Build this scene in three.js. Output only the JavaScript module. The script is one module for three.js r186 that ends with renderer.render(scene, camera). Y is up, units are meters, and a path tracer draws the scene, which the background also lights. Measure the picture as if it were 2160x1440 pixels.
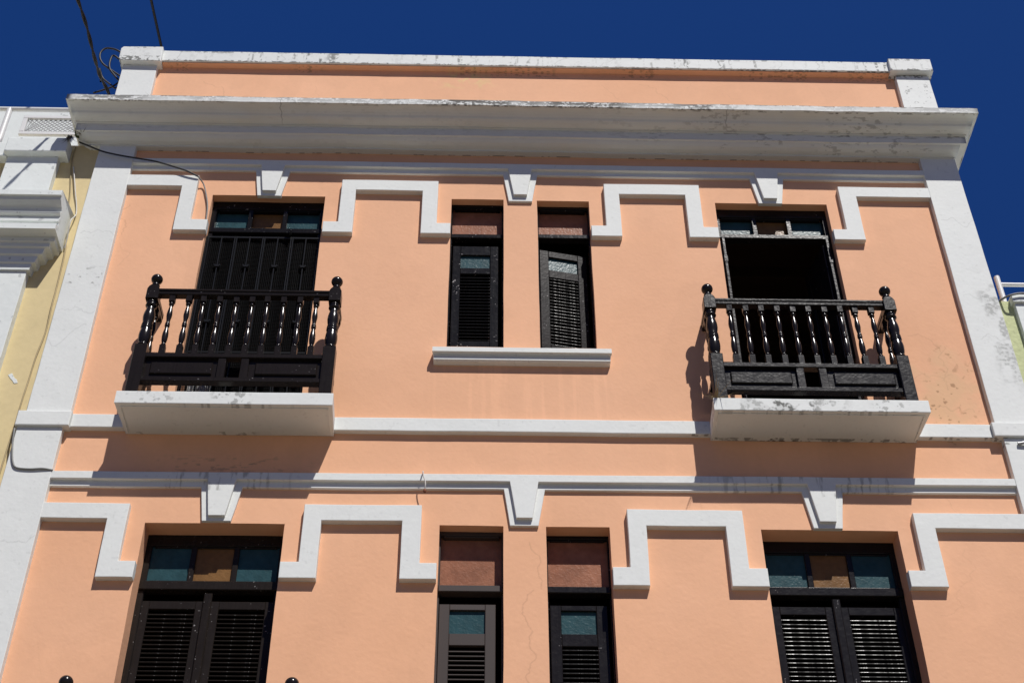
import * as THREE from 'three';
import { mergeGeometries } from 'three/addons/utils/BufferGeometryUtils.js';

// ------------------------------------------------------------------ camera, sky, sun, exposure
const scene = new THREE.Scene();
const camera = new THREE.PerspectiveCamera(2 * Math.atan(720 / 3030) * 180 / Math.PI, 1024 / 682, 0.1, 400);
camera.rotation.order = 'YXZ';
const D2R = Math.PI / 180;
camera.position.set(-0.4358, 1.6, 9.4568);
camera.rotation.set(41.1015 * D2R, -1.5247 * D2R, -0.2666 * D2R);
scene.add(camera);
const renderer = new THREE.WebGLRenderer({ antialias: true });
renderer.toneMapping = THREE.LinearToneMapping;
renderer.toneMappingExposure = 1.0;
renderer.shadowMap.enabled = true;

const SUN = new THREE.Vector3(0.44, 1.52, 1).normalize();
const sun = new THREE.DirectionalLight(new THREE.Color().setRGB(1, 0.965, 0.92), 4.4);
sun.position.copy(SUN).multiplyScalar(40).add(new THREE.Vector3(0, 8, 0));
sun.target.position.set(0, 8, 0);
sun.castShadow = true;
sun.shadow.mapSize.set(4096, 4096);
Object.assign(sun.shadow.camera, { left: -14, right: 14, top: 14, bottom: -14, near: 1, far: 90 });
scene.add(sun, sun.target);

{ // clear deep-blue sky: darkest at a right angle to the sun, paler to the horizon
  const W = 512, H = 256, d = new Float32Array(W * H * 4), v = new THREE.Vector3();
  for (let j = 0; j < H; j++) for (let i = 0; i < W; i++) {
    const ph = ((i + 0.5) / W - 0.5) * 2 * Math.PI, el = ((j + 0.5) / H - 0.5) * Math.PI;
    v.set(Math.cos(el) * Math.cos(ph), Math.sin(el), Math.cos(el) * Math.sin(ph));
    const c = v.dot(SUN), g = Math.acos(Math.min(1, Math.max(-1, c)));
    const p = 1 + 0.45 * c * c, hz = Math.pow(1 - Math.max(0, v.y), 4), au = Math.exp(-g * 7) * 0.2;
    const wh = 0.012 * c * c;
    const o = (j * W + i) * 4;
    d[o] = 0.0068 * p + wh + hz * 0.085 + au;
    d[o + 1] = 0.036 * p + wh + hz * 0.08 + au * 0.98;
    d[o + 2] = 0.163 * p + wh * 0.6 + hz * 0.06 + au * 0.92;
    d[o + 3] = 1;
  }
  const t = new THREE.DataTexture(d, W, H, THREE.RGBAFormat, THREE.FloatType);
  t.mapping = THREE.EquirectangularReflectionMapping; t.magFilter = t.minFilter = THREE.LinearFilter;
  t.wrapS = THREE.RepeatWrapping; t.needsUpdate = true;
  scene.background = t; scene.environment = t;
}

// ------------------------------------------------------------------ helpers
function rng(s) { return () => { s |= 0; s = s + 0x6D2B79F5 | 0; let t = Math.imul(s ^ s >>> 15, 1 | s); t = t + Math.imul(t ^ t >>> 7, 61 | t) ^ t; return ((t ^ t >>> 14) >>> 0) / 4294967296; }; }
const R = rng(7);
const hash = (x, y, s) => { let h = Math.imul(x, 374761393) + Math.imul(y, 668265263) + Math.imul(s, 974711); h = Math.imul(h ^ h >>> 13, 1274126177); return ((h ^ h >>> 16) >>> 0) / 4294967296; };
function vn(x, y, s = 0, per = 0) {
  const xi = Math.floor(x), yi = Math.floor(y), fx = x - xi, fy = y - yi, u = fx * fx * (3 - 2 * fx), w = fy * fy * (3 - 2 * fy);
  const m = per ? (a) => ((a % per) + per) % per : (a) => a;
  const a = hash(m(xi), m(yi), s), b = hash(m(xi + 1), m(yi), s), c = hash(m(xi), m(yi + 1), s), e = hash(m(xi + 1), m(yi + 1), s);
  return a + (b - a) * u + (c - a) * w + (a - b - c + e) * u * w;
}
function fbm(x, y, o = 4, s = 0, per = 0) { let v = 0, a = 0.5, t = 0; for (let i = 0; i < o; i++) { v += a * vn(x, y, s + i * 17, per); t += a; a *= 0.5; x *= 2; y *= 2; per *= 2; } return v / t; }
const ss = (a, b, x) => { const t = Math.min(1, Math.max(0, (x - a) / (b - a))); return t * t * (3 - 2 * t); };
const box01 = (x, a, b, e) => ss(a - e, a + e, x) * (1 - ss(b - e, b + e, x));
const toS = (c) => Math.max(0, Math.min(255, 255 * (c <= 0.0031308 ? 12.92 * c : 1.055 * Math.pow(c, 1 / 2.4) - 0.055)));
function tex(W, H, fn, srgb = true) {
  const d = new Uint8Array(W * H * 4), o = [0, 0, 0];
  for (let j = 0; j < H; j++) for (let i = 0; i < W; i++) {
    fn((i + 0.5) / W, (j + 0.5) / H, o); const k = (j * W + i) * 4;
    if (srgb) { d[k] = toS(o[0]); d[k + 1] = toS(o[1]); d[k + 2] = toS(o[2]); } else d[k] = d[k + 1] = d[k + 2] = Math.max(0, Math.min(255, o[0] * 255));
    d[k + 3] = 255;
  }
  const t = new THREE.DataTexture(d, W, H, THREE.RGBAFormat, THREE.UnsignedByteType);
  t.magFilter = THREE.LinearFilter; t.minFilter = THREE.LinearMipmapLinearFilter; t.generateMipmaps = true; t.wrapS = t.wrapT = THREE.RepeatWrapping;
  if (srgb) t.colorSpace = THREE.SRGBColorSpace; t.needsUpdate = true; return t;
}
// cracks: thin polylines in facade metres, drawn into a grid
const FX0 = -4.6, FY0 = 6.1, FW = 9.2, FH = 7.8, MW = 1664, MH = 1411;
function drawCracks(list, seed) {
  const g = new Float32Array(MW * MH), r = rng(seed);
  for (const [x0, y0, x1, y1, wob, wid, str] of list) {
    const L = Math.hypot(x1 - x0, y1 - y0), n = Math.ceil(L * 400); let off = 0, dv = 0;
    for (let i = 0; i <= n; i++) {
      const t = i / n; dv += (r() - 0.5) * 0.002 * wob; dv *= 0.93; off += dv; off *= 0.995;
      const nx = -(y1 - y0) / L, ny = (x1 - x0) / L, x = x0 + (x1 - x0) * t + nx * off, y = y0 + (y1 - y0) * t + ny * off;
      const px = (x - FX0) / FW * MW, py = (y - FY0) / FH * MH, w = wid * (0.5 + r());
      for (let a = -2; a <= 2; a++) for (let b = -2; b <= 2; b++) {
        const ix = Math.round(px) + a, iy = Math.round(py) + b; if (ix < 0 || iy < 0 || ix >= MW || iy >= MH) continue;
        const dd = Math.hypot(ix - px, iy - py), v = str * Math.max(0, 1 - dd / w); const k = iy * MW + ix; if (v > g[k]) g[k] = v;
      }
    }
  }
  return g;
}
function mat(o, phys) { const c = o.color; delete o.color; const m = phys ? new THREE.MeshPhysicalMaterial(o) : new THREE.MeshStandardMaterial(o); if (c) m.color.setRGB(...c); return m; }

// ------------------------------------------------------------------ textures and materials
const crP = [[-0.06, 7.78, -0.03, 7.35, 1, 1.1, .8], [-0.03, 7.35, -0.09, 6.2, 1.2, 1.2, .9], [-3.35, 13.35, -3.1, 13.1, 1.5, 1, .7], [-3.1, 13.1, -2.9, 13.0, 1.5, 1, .7], [-3.12, 13.12, -3.3, 13.02, 1.2, .8, .5],
  [1.15, 13.42, 1.4, 13.12, 1.3, 1, .6], [0.75, 13.4, 0.95, 13.2, 1, .9, .5], [-2.2, 13.3, -2.05, 13.05, 1, .8, .4], [3.32, 9.98, 3.62, 9.86, 2, 1, .8], [3.62, 9.86, 3.78, 9.45, 2, 1, .7], [3.25, 9.5, 3.6, 9.42, 2, 1, .6], [3.42, 9.18, 3.7, 9.05, 2, 1, .7],
  [3.3, 10.75, 3.75, 10.72, 1.5, .8, .4], [-3.79, 11.5, -3.82, 11.1, 2, 1.3, .8], [-3.8, 11.0, -3.79, 10.7, 2, 1, .5], [3.35, 7.75, 3.3, 7.2, 1.4, .8, .4], [3.3, 8.25, 3.36, 8.1, 1, .8, .5], [-1.7, 9.3, -1.62, 9.0, 1, .7, .3], [2.0, 13.3, 2.2, 13.05, 1, .8, .4]];
for (let i = 0; i < 26; i++) { const x = -3.8 + 7.6 * R(), y = 6.4 + 7 * R(), a = R() * 6.28, l = .05 + .16 * R(); crP.push([x, y, x + Math.cos(a) * l, y + Math.sin(a) * l, 2, .8, .25 + .3 * R()]); }
const cP = drawCracks(crP, 3);
const crW = [[-2.44, 12.6, -2.42, 12.4, 1, 1.2, .9]];
for (const x of [-3.62, -2.55, -0.6, .43, .98, 1.65, 2.6, 3.05]) crW.push([x, 13.76, x + (R() - .5) * .06, 13.58, 2, 1.1, .5 + .4 * R()]);
for (const [x, y] of [[-4.0, 11.05], [-4.0, 10.1], [-4.05, 9.75], [4.05, 10.42], [4.1, 9.9], [-3.95, 7.7], [4.05, 11.4]]) crW.push([x - .16, y, x + .15, y + (R() - .5) * .05, 2, 1, .5]);
for (let i = 0; i < 22; i++) { const x = -4.3 + 8.6 * R(), y = 6.3 + 7.4 * R(), a = R() * 6.28, l = .03 + .1 * R(); crW.push([x, y, x + Math.cos(a) * l, y + Math.sin(a) * l, 2, .9, .2 + .35 * R()]); }
const cW = drawCracks(crW, 5);

const peachMap = tex(MW, MH, (u, v, o) => {
  const x = FX0 + u * FW, y = FY0 + v * FH, k = Math.min(MH - 1, (v * MH) | 0) * MW + Math.min(MW - 1, (u * MW) | 0);
  const a = fbm(x * .9, y * .9, 4, 1) - .5, b = fbm(x * 6, y * 6, 3, 40) - .5, f = fbm(x * 40, y * 40, 2, 60) - .5;
  let m = 1 + a * .08 + b * .045 + f * .035;
  m *= 1 + .028 * (ss(.5, .54, fbm(x * 1.4 + 3, y * 1.1, 4, 70)) - .5) + .02 * (ss(.52, .6, fbm(x * 3.1, y * .7, 4, 76)) - .5); // repainted areas, old run marks
  let r = .83 * m, g = (.452 + a * .025) * m, bl = (.263 + a * .035) * m;
  if (x > 2.9 && y > 8.5 && y < 10.4) { // faded ochre patch in the plaster near the right pilaster and specks round it
    const dx = (x - 3.52) / .36, dy = (y - 9.32) / .5, pt = ss(1.1, .35, Math.hypot(dx, dy) + (fbm(x * 5, y * 5, 4, 120) - .5) * 1.5);
    r += (.72 - r) * pt * .7; g += (.45 - g) * pt * .7; bl += (.25 - bl) * pt * .7;
    const sp = ss(.7, .76, fbm(x * 26, y * 26, 3, 140)) * pt; r *= 1 - .4 * sp; g *= 1 - .45 * sp; bl *= 1 - .5 * sp;
  }
  if (y > 13.2 && x > -1.3 && x < 0) { const yw = box01(x, -.9, -.45, .2) * box01(y, 13.33, 13.56, .05) * ss(.45, .6, fbm(x * 14, y * 14, 3, 160)); g += yw * .09; r -= yw * .03; } // yellow weathering under the coping
  if (y > 8.3 && y < 8.7 && x < -1.4) { const ml = box01(x, -3.0, -1.95, .3) * box01(y, 8.42, 8.56, .06) * ss(.6, .74, fbm(x * 18, y * 60, 4, 180)) * .7; r *= 1 - .5 * ml; g *= 1 - .45 * ml; bl *= 1 - .4 * ml; } // mildew scratches below the left balcony
  if (y > 13.52) { const q = ss(.54, .66, fbm(x * 34, y * 60, 4, 190)) * ss(.42, .62, fbm(x * 2.2, 3, 3, 191)) * .45; r *= 1 - .8 * q; g *= 1 - .8 * q; bl *= 1 - .8 * q; } // black mildew under the coping
  m = 1 - .25 * cP[k];
  if (y < 9.6 && y > 8.95 && x > -1 && x < .8) m *= 1 + .05 * box01(x, -.85, .65, .05) * ss(.5, .7, fbm(x * 26, y * 1.3, 3, 210)); // pale run marks under the sill
  o[0] = r * m; o[1] = g * m; o[2] = bl * m;
});
const mild = (x, y, fr, s, t0, t1) => ss(t0, t1, fbm(x * fr, y * fr, 5, s));
const whiteMap = tex(MW, MH, (u, v, o) => {
  const x = FX0 + u * FW, y = FY0 + v * FH, k = Math.min(MH - 1, (v * MH) | 0) * MW + Math.min(MW - 1, (u * MW) | 0);
  const a = fbm(x * 1.6, y * 1.6, 4, 11) - .5, b = fbm(x * 9, y * 9, 3, 41) - .5, f = fbm(x * 50, y * 50, 2, 61) - .5;
  let m = .745 * (1 + a * .06 + b * .04 + f * .04), d = 0;
  // coping: rain streaks and black mildew, heavier round two spots
  const fine = (fr, sd, t0, t1) => ss(t0, t1, fbm(x * fr, y * fr, 4, sd));
  if (y > 13.53) {
    const reg = ss(.5, .68, fbm(x * 1.3, 1, 3, 70));
    const st = ss(.55, .75, fbm(x * 24, y * 3, 4, 71)) * fine(40, 72, .4, .62) * (.15 + .75 * reg);
    const spot = box01(x, -2.1, -1.98, .05) * fine(30, 74, .38, .55) * .8 + box01(x, -3.45, -3.05, .1) * ss(13.70, 13.75, y) * fine(34, 73, .5, .6) * .8;
    const lo = (1 - ss(13.595, 13.62, y)) * fine(34, 75, .5, .6) * .9, hi = ss(13.72, 13.75, y) * fine(30, 69, .58, .68) * .7;
    d = Math.max(st, spot, lo, hi);
  }
  if (y > 8.74 && y < 8.94) { // balcony edges: black mildew, peeling paint
    const w = box01(x, 1.44, 2.5, .12);
    if (x > 1.3) d = Math.max(d, w * fine(11, 76, .5, .58) * (.25 + .75 * fine(46, 86, .42, .58)) * (.5 + .5 * box01(x, 1.9, 2.25, .06)), (1 - ss(8.795, 8.808, y)) * fine(24, 77, .55, .65) * .7, box01(x, 2.75, 3.0, .06) * fine(30, 87, .56, .66) * .5);
    if (x < -1.6) d = Math.max(d, box01(x, -2.6, -2.3, .06) * fine(36, 78, .5, .62) * .55, box01(x, -3.3, -2.9, .1) * fine(30, 88, .6, .68) * .4);
  }
  if (y > 8.2 && y < 8.42) d = Math.max(d, (box01(x, -3.0, -2.0, .15) + box01(x, 1.5, 2.9, .2)) * ss(.56, .74, fbm(x * 30, y * 5, 4, 79)) * .5); // water stains under the balconies
  if (x > 3.9 && y > 9 && y < 11.2) d = Math.max(d, box01(x, 4.04, 4.3, .06) * box01(y, 9.4, 10.6, .3) * fine(11, 80, .44, .62) * (.3 + .7 * fine(44, 89, .4, .6)) * .5); // lichen
  if (x < -3.8 && y > 10.2 && y < 10.8) d = Math.max(d, box01(x, -4.16, -3.87, .03) * box01(y, 10.42, 10.6, .06) * fine(30, 81, .6, .68) * .8);
  if (x > 3.8 && y > 12.9) d = Math.max(d, box01(x, 3.88, 4.16, .03) * box01(y, 13.05, 13.45, .08) * fine(34, 82, .68, .74) * .5);
  d = Math.max(d, ss(.8, .84, fbm(x * 30, y * 30, 2, 83)) * .1);
  d = Math.min(1, d + cW[k] * .5);
  o[0] = m * .995 * (1 - .86 * d); o[1] = m * 1.02 * (1 - .86 * d); o[2] = m * .985 * (1 - .87 * d);
});
// cornice: u along the street, v down the moulding (0 top)
const corniceMap = tex(2048, 192, (u, v, o) => {
  const x = -4.6 + 9.2 * u, w = (1 - v); // w: 0 top edge .. 1 wall
  const a = fbm(x * 1.6, w * 3, 4, 21) - .5, b = fbm(x * 9, w * 8, 3, 22) - .5;
  let m = .735 * (1 + a * .08 + b * .06), d = 0;
  const heavy = .3 + .7 * box01(x, -.9, .9, .25) + .5 * box01(x, 1.4, 3.4, .3) + .35 * box01(x, -4.4, -3.7, .15);
  const W = w * .75; // metres down the moulding
  if (w < .15) {
    const reg = Math.min(1, .15 + heavy * ss(.25, .5, fbm(x * 1.9, 4, 3, 31)));
    d = Math.max(ss(.43, .53, fbm(x * 12, W * 34, 5, 23)) * reg * ss(.16, .06, w), ss(.5, .6, fbm(x * 44, W * 50, 4, 33)) * reg * .9, ss(.052, .016, w + .03 * (fbm(x * 30, 7, 3, 38) - .5)) * ss(.3, .44, fbm(x * 24, 1, 4, 32)) * .9, ss(.53, .6, fbm(x * 60, W * 16, 3, 37)) * .35 * reg);
  }
  else {
    const more = .2 + .8 * ss(.2, 2.6, x), clump = ss(.52, .68, fbm(x * 2.6, W * 9, 3, 34));
    d = ss(.58, .7, fbm(x * 22, W * 40, 4, 24)) * clump * .38 * more + box01(w, .1, .17, .015) * ss(.58, .7, fbm(x * 20, W * 40, 4, 26)) * .6 * (.3 + more) + box01(w, .955, .985, .008) * ss(.5, .64, fbm(x * 16, 2, 4, 36)) * .6;
    d += box01(w, .5, .56, .012) * ss(.6, .7, fbm(x * 14, W * 60, 4, 27)) * .5 * more;
  }
  for (const [cx, s] of [[-2.43, 1], [1.92, 3]]) { const q = Math.abs(x - cx - .02 * (fbm(w * 9, s, 3, 28) - .5) * 2); if (w < .5) d = Math.max(d, ss(.006, .001, q) * .55 * ss(.55, .3, w)); }
  d = Math.min(1, d);
  const br = ss(.6, .8, fbm(x * 3, w * 6, 3, 29)) * (w > .15 ? .12 : 0);
  o[0] = m * (1 - .88 * d); o[1] = m * 1.02 * (1 - .89 * d) * (1 - br * .15); o[2] = m * .99 * (1 - .90 * d) * (1 - br * .4);
});
const stucco = tex(640, 640, (u, v, o) => { const a = fbm(u * 8, v * 8, 4, 301, 8), b = fbm(u * 56, v * 56, 3, 302, 56); o[0] = .5 + (a - .5) * .75 + (b - .5) * .32; }, false);
function bumpOf(t, rx, ry) { const c = t.clone(); c.repeat.set(rx, ry); c.needsUpdate = true; return c; }
const facadeBump = bumpOf(stucco, FW / 1.5, FH / 1.5);
const M = {};
M.peach = mat({ map: peachMap, roughness: .82, bumpMap: facadeBump, bumpScale: .0027 });
M.white = mat({ map: whiteMap, roughness: .7, bumpMap: facadeBump, bumpScale: .0027 });
M.cornice = mat({ map: corniceMap, roughness: .75, bumpMap: bumpOf(stucco, 6, .5), bumpScale: .004 });
const tileBump = bumpOf(stucco, .7, .7);
const yellowMap = tex(512, 512, (u, v, o) => { const a = fbm(u * 6, v * 6, 4, 401, 6) - .5, b = fbm(u * 40, v * 40, 2, 402, 40) - .5; const m = 1 + a * .12 + b * .08; o[0] = .69 * m; o[1] = .56 * m; o[2] = .30 * m; });
M.yellow = mat({ map: yellowMap, roughness: .8, bumpMap: tileBump, bumpScale: .003 });
const greenMap = tex(256, 256, (u, v, o) => { const a = fbm(u * 6, v * 6, 4, 411, 6) - .5, b = fbm(u * 60, v * 60, 2, 412, 60) - .5; const m = 1 + a * .12 + b * .2; o[0] = .56 * m; o[1] = .60 * m; o[2] = .33 * m; });
M.green = mat({ map: greenMap, roughness: .85, bumpMap: tileBump, bumpScale: .012 });
const wTile = tex(512, 512, (u, v, o) => { const a = fbm(u * 5, v * 5, 4, 421, 5) - .5, b = fbm(u * 30, v * 30, 3, 422, 30) - .5; const d = ss(.7, .78, fbm(u * 24, v * 24, 4, 423, 24)) * .3; const m = .74 * (1 + a * .08 + b * .06) * (1 - d); o[0] = m * .985; o[1] = m * 1.03; o[2] = m * 1.0; });
M.whiteTile = mat({ map: wTile, roughness: .72, bumpMap: tileBump, bumpScale: .004 });
M.whitePaint = mat({ color: [.74, .74, .73], roughness: .4 });
// black-brown oil paint on wood: grain, drips and pale flecks where it wears
function woodTex(r, g, b, fl, s) { return tex(512, 512, (u, v, o) => { const gr = fbm(u * 90, v * 5, 3, s, 0), a = fbm(u * 6, v * 6, 4, s + 5, 6), f = ss(.76 - fl * .06, .80 - fl * .06, fbm(u * 64, v * 64, 3, s + 9, 64)) * ss(.55, .66, fbm(u * 6, v * 6, 3, s + 13, 6)); const m = .8 + .3 * gr + .3 * (a - .5); o[0] = r * m + f * .3; o[1] = g * m + f * .29; o[2] = b * m + f * .29; }); }
const woodBump = tex(512, 512, (u, v, o) => { const gr = fbm(u * 70, v * 4, 3, 501, 0), lump = fbm(u * 60, v * 60, 3, 502, 60); o[0] = .5 + (gr - .5) * .5 + (lump - .5) * .7; }, false);
const woodRough = tex(256, 256, (u, v, o) => { o[0] = .72 + .3 * (fbm(u * 30, v * 30, 4, 511, 30) - .5); }, false);
const wood = (r, g, b, fl, s, rough, bs = .0007) => mat({ map: woodTex(r, g, b, fl, s), roughness: rough, roughnessMap: woodRough, bumpMap: woodBump, bumpScale: bs, specularIntensity: .27 }, true);
M.rail = wood(.017, .0135, .0125, -.5, 601, .31);
M.turned = mat({ color: [.014, .011, .010], roughness: .19, specularIntensity: .6 }, true);
M.frameBlack = wood(.010, .009, .0095, -.3, 611, .31);
M.flecked = wood(.010, .0095, .011, .8, 621, .31);
M.doorBrown = wood(.021, .0165, .014, -.6, 631, .36);
M.shutterBrown = mat({ color: [.055, .043, .039], roughness: .45, specularIntensity: .5 }, true);
M.gloss = wood(.013, .0115, .0125, -.4, 641, .33, .001); M.gloss.specularIntensity = .4; M.worn = wood(.017, .0145, .0155, .4, 651, .4, .0007); M.worn.specularIntensity = .09;
const glassBump = tex(256, 256, (u, v, o) => { o[0] = fbm(u * 22, v * 22, 3, 701, 22); }, false);
const glassTone = (r, g, b, s) => tex(128, 128, (u, v, o) => { const a = .75 + .5 * fbm(u * 5, v * 5, 3, s, 5) + .3 * (fbm(u * 22, v * 22, 2, s + 3, 22) - .5); o[0] = r * a; o[1] = g * a; o[2] = b * a; });
const glass = (r, g, b, s) => mat({ map: glassTone(r, g, b, s), roughness: .32, bumpMap: bumpOf(glassBump, 2.2, 2.2), bumpScale: .0016, specularIntensity: .3 }, true);
M.teal = glass(.028, .074, .086, 711); M.amber = glass(.19, .098, .036, 721); M.rose = glass(.31, .135, .08, 731);
M.iron = mat({ color: [.011, .011, .012], roughness: .3, specularIntensity: .45 }, true);
M.mesh = mat({ color: [.008, .008, .009], roughness: .6, specularIntensity: .12 }, true);
M.room = mat({ color: [.34, .30, .24], roughness: .9 }); M.floorTile = mat({ color: [.13, .065, .04], roughness: .6 }); M.timber = mat({ color: [.06, .036, .022], roughness: .75 });
M.cable = mat({ color: [.012, .012, .013], roughness: .55 });
M.greyCable = mat({ color: [.22, .22, .21], roughness: .6 });
M.whiteCable = mat({ color: [.6, .58, .54], roughness: .6 });
M.plastic = mat({ color: [.75, .75, .74], roughness: .35 });
M.leaf = mat({ color: [.09, .12, .035], roughness: .8, side: THREE.DoubleSide });
M.dry = mat({ color: [.30, .22, .12], roughness: .9, side: THREE.DoubleSide });
M.root = mat({ color: [.06, .045, .03], roughness: .9 });
M.steel = mat({ color: [.45, .45, .45], roughness: .4, metalness: .6 });
const paveTex = tex(512, 512, (u, v, o) => { const a = fbm(u * 8, v * 8, 4, 801, 8) - .5, b = fbm(u * 60, v * 60, 2, 802, 60) - .5, m = 1 + a * .35 + b * .25; o[0] = .148 * m; o[1] = .13 * m; o[2] = .096 * m; });
M.street = mat({ map: paveTex, roughness: .9 });

// ------------------------------------------------------------------ geometry helpers
const taken = {};
const numbered = (n) => { taken[n] = (taken[n] ?? -1) + 1; return taken[n] ? n + '_' + String(taken[n]).padStart(3, '0') : n; };
function thing(name, label, category, pos = [0, 0, 0], group) { const g = new THREE.Group(); g.name = numbered(name); g.position.set(...pos); g.userData = { label, category }; if (group) g.userData.group = group; scene.add(g); return g; }
function part(name, geo, m, parent) { const o = new THREE.Mesh(geo, m); o.name = name; o.castShadow = o.receiveShadow = true; parent.add(o); return o; }
function sub(name, parent, pos = [0, 0, 0]) { const g = new THREE.Group(); g.name = name; g.position.set(...pos); parent.add(g); return g; }
function single(name, geo, m, label, category, group) { const o = part(numbered(name), geo, m, scene); o.userData = { label, category }; if (group) o.userData.group = group; return o; }
// uv over the facade sheet: front faces by (x, y), side faces shifted by depth
function uvFacade(g) {
  const p = g.attributes.position, n = g.attributes.normal, uv = new Float32Array(p.count * 2);
  for (let i = 0; i < p.count; i++) { const sx = Math.abs(n.getX(i)) > .7 ? p.getZ(i) : 0, sy = Math.abs(n.getY(i)) > .7 ? -p.getZ(i) : 0; uv[2 * i] = (p.getX(i) + sx - FX0) / FW; uv[2 * i + 1] = (p.getY(i) + sy - FY0) / FH; }
  g.setAttribute('uv', new THREE.BufferAttribute(uv, 2)); return g;
}
function uvBox(g, s = 1, ou = 0, ov = 0) {
  const p = g.attributes.position, n = g.attributes.normal, uv = new Float32Array(p.count * 2);
  for (let i = 0; i < p.count; i++) {
    const ax = Math.abs(n.getX(i)), ay = Math.abs(n.getY(i)), az = Math.abs(n.getZ(i)); let u, v;
    if (az >= ax && az >= ay) { u = p.getX(i); v = p.getY(i); } else if (ax >= ay) { u = p.getZ(i); v = p.getY(i); } else { u = p.getX(i); v = p.getZ(i); }
    uv[2 * i] = u * s + ou; uv[2 * i + 1] = v * s + ov;
  }
  g.setAttribute('uv', new THREE.BufferAttribute(uv, 2)); return g;
}
const wob = (x, y, s) => (fbm(x * 2.3, y * 2.3, 3, 900 + s) - .5) * 2;
function outline(pts, amp = .004, step = .07) { // hand-made plaster edges
  const out = [];
  for (let i = 0; i < pts.length; i++) {
    const [x0, y0] = pts[i], [x1, y1] = pts[(i + 1) % pts.length], L = Math.hypot(x1 - x0, y1 - y0), n = Math.max(1, Math.round(L / step));
    for (let k = 0; k < n; k++) { const t = k / n, x = x0 + (x1 - x0) * t, y = y0 + (y1 - y0) * t; out.push(new THREE.Vector2(x + amp * wob(x, y, 0), y + amp * wob(x + 31, y, 1))); }
  }
  return out;
}
function plate(pts, z0, z1, { amp = .004, bevel = .005, holes = [], uv = uvFacade } = {}) {
  const sh = new THREE.Shape(amp ? outline(pts, amp) : pts.map((p) => new THREE.Vector2(...p)));
  for (const h of holes) sh.holes.push(new THREE.Path(outline(h, amp).reverse()));
  const g = new THREE.ExtrudeGeometry(sh, { depth: z1 - z0 - bevel, bevelEnabled: bevel > 0, bevelThickness: bevel, bevelSize: bevel, bevelOffset: -bevel, bevelSegments: 2, curveSegments: 4 });
  g.translate(0, 0, z0); return uv ? uv(g) : g;
}
const rect = (x0, x1, y0, y1) => [[x0, y0], [x1, y0], [x1, y1], [x0, y1]];
function cbox(x0, x1, y0, y1, z0, z1, b = .004, s = 1) { // chamfered box
  const sh = new THREE.Shape([[x0, y0], [x1, y0], [x1, y1], [x0, y1]].map((p) => new THREE.Vector2(...p)));
  const g = new THREE.ExtrudeGeometry(sh, { depth: Math.max(1e-4, z1 - z0 - 2 * b), bevelEnabled: true, bevelThickness: b, bevelSize: b, bevelOffset: -b, bevelSegments: 1 });
  g.translate(0, 0, z0 + b); return uvBox(g, s, (x0 * 7.3) % 1, (y0 * 3.7) % 1);
}
function tube(pts, r, seg = 0, rad = 7) { const c = new THREE.CatmullRomCurve3(pts.map((p) => new THREE.Vector3(...p))); return new THREE.TubeGeometry(c, seg || pts.length * 8, r, rad); }
const NI = (g) => { const q = g.index ? g.toNonIndexed() : g; for (const k of Object.keys(q.attributes)) if (!['position', 'normal', 'uv'].includes(k)) q.deleteAttribute(k); return q; };
const merge = (l) => mergeGeometries(l.map(NI));

// ------------------------------------------------------------------ the ground
{
  const st = part('street', uvBox(new THREE.PlaneGeometry(160, 160).rotateX(-Math.PI / 2), .5), M.street, scene); st.position.set(0, 0, 0); st.userData = { kind: 'structure' };
  const pv = part('pavement', cbox(-30, 30, .0, .13, 0.0, 1.5, .015, .5), M.street, scene); pv.userData = { kind: 'structure' };
}

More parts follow.
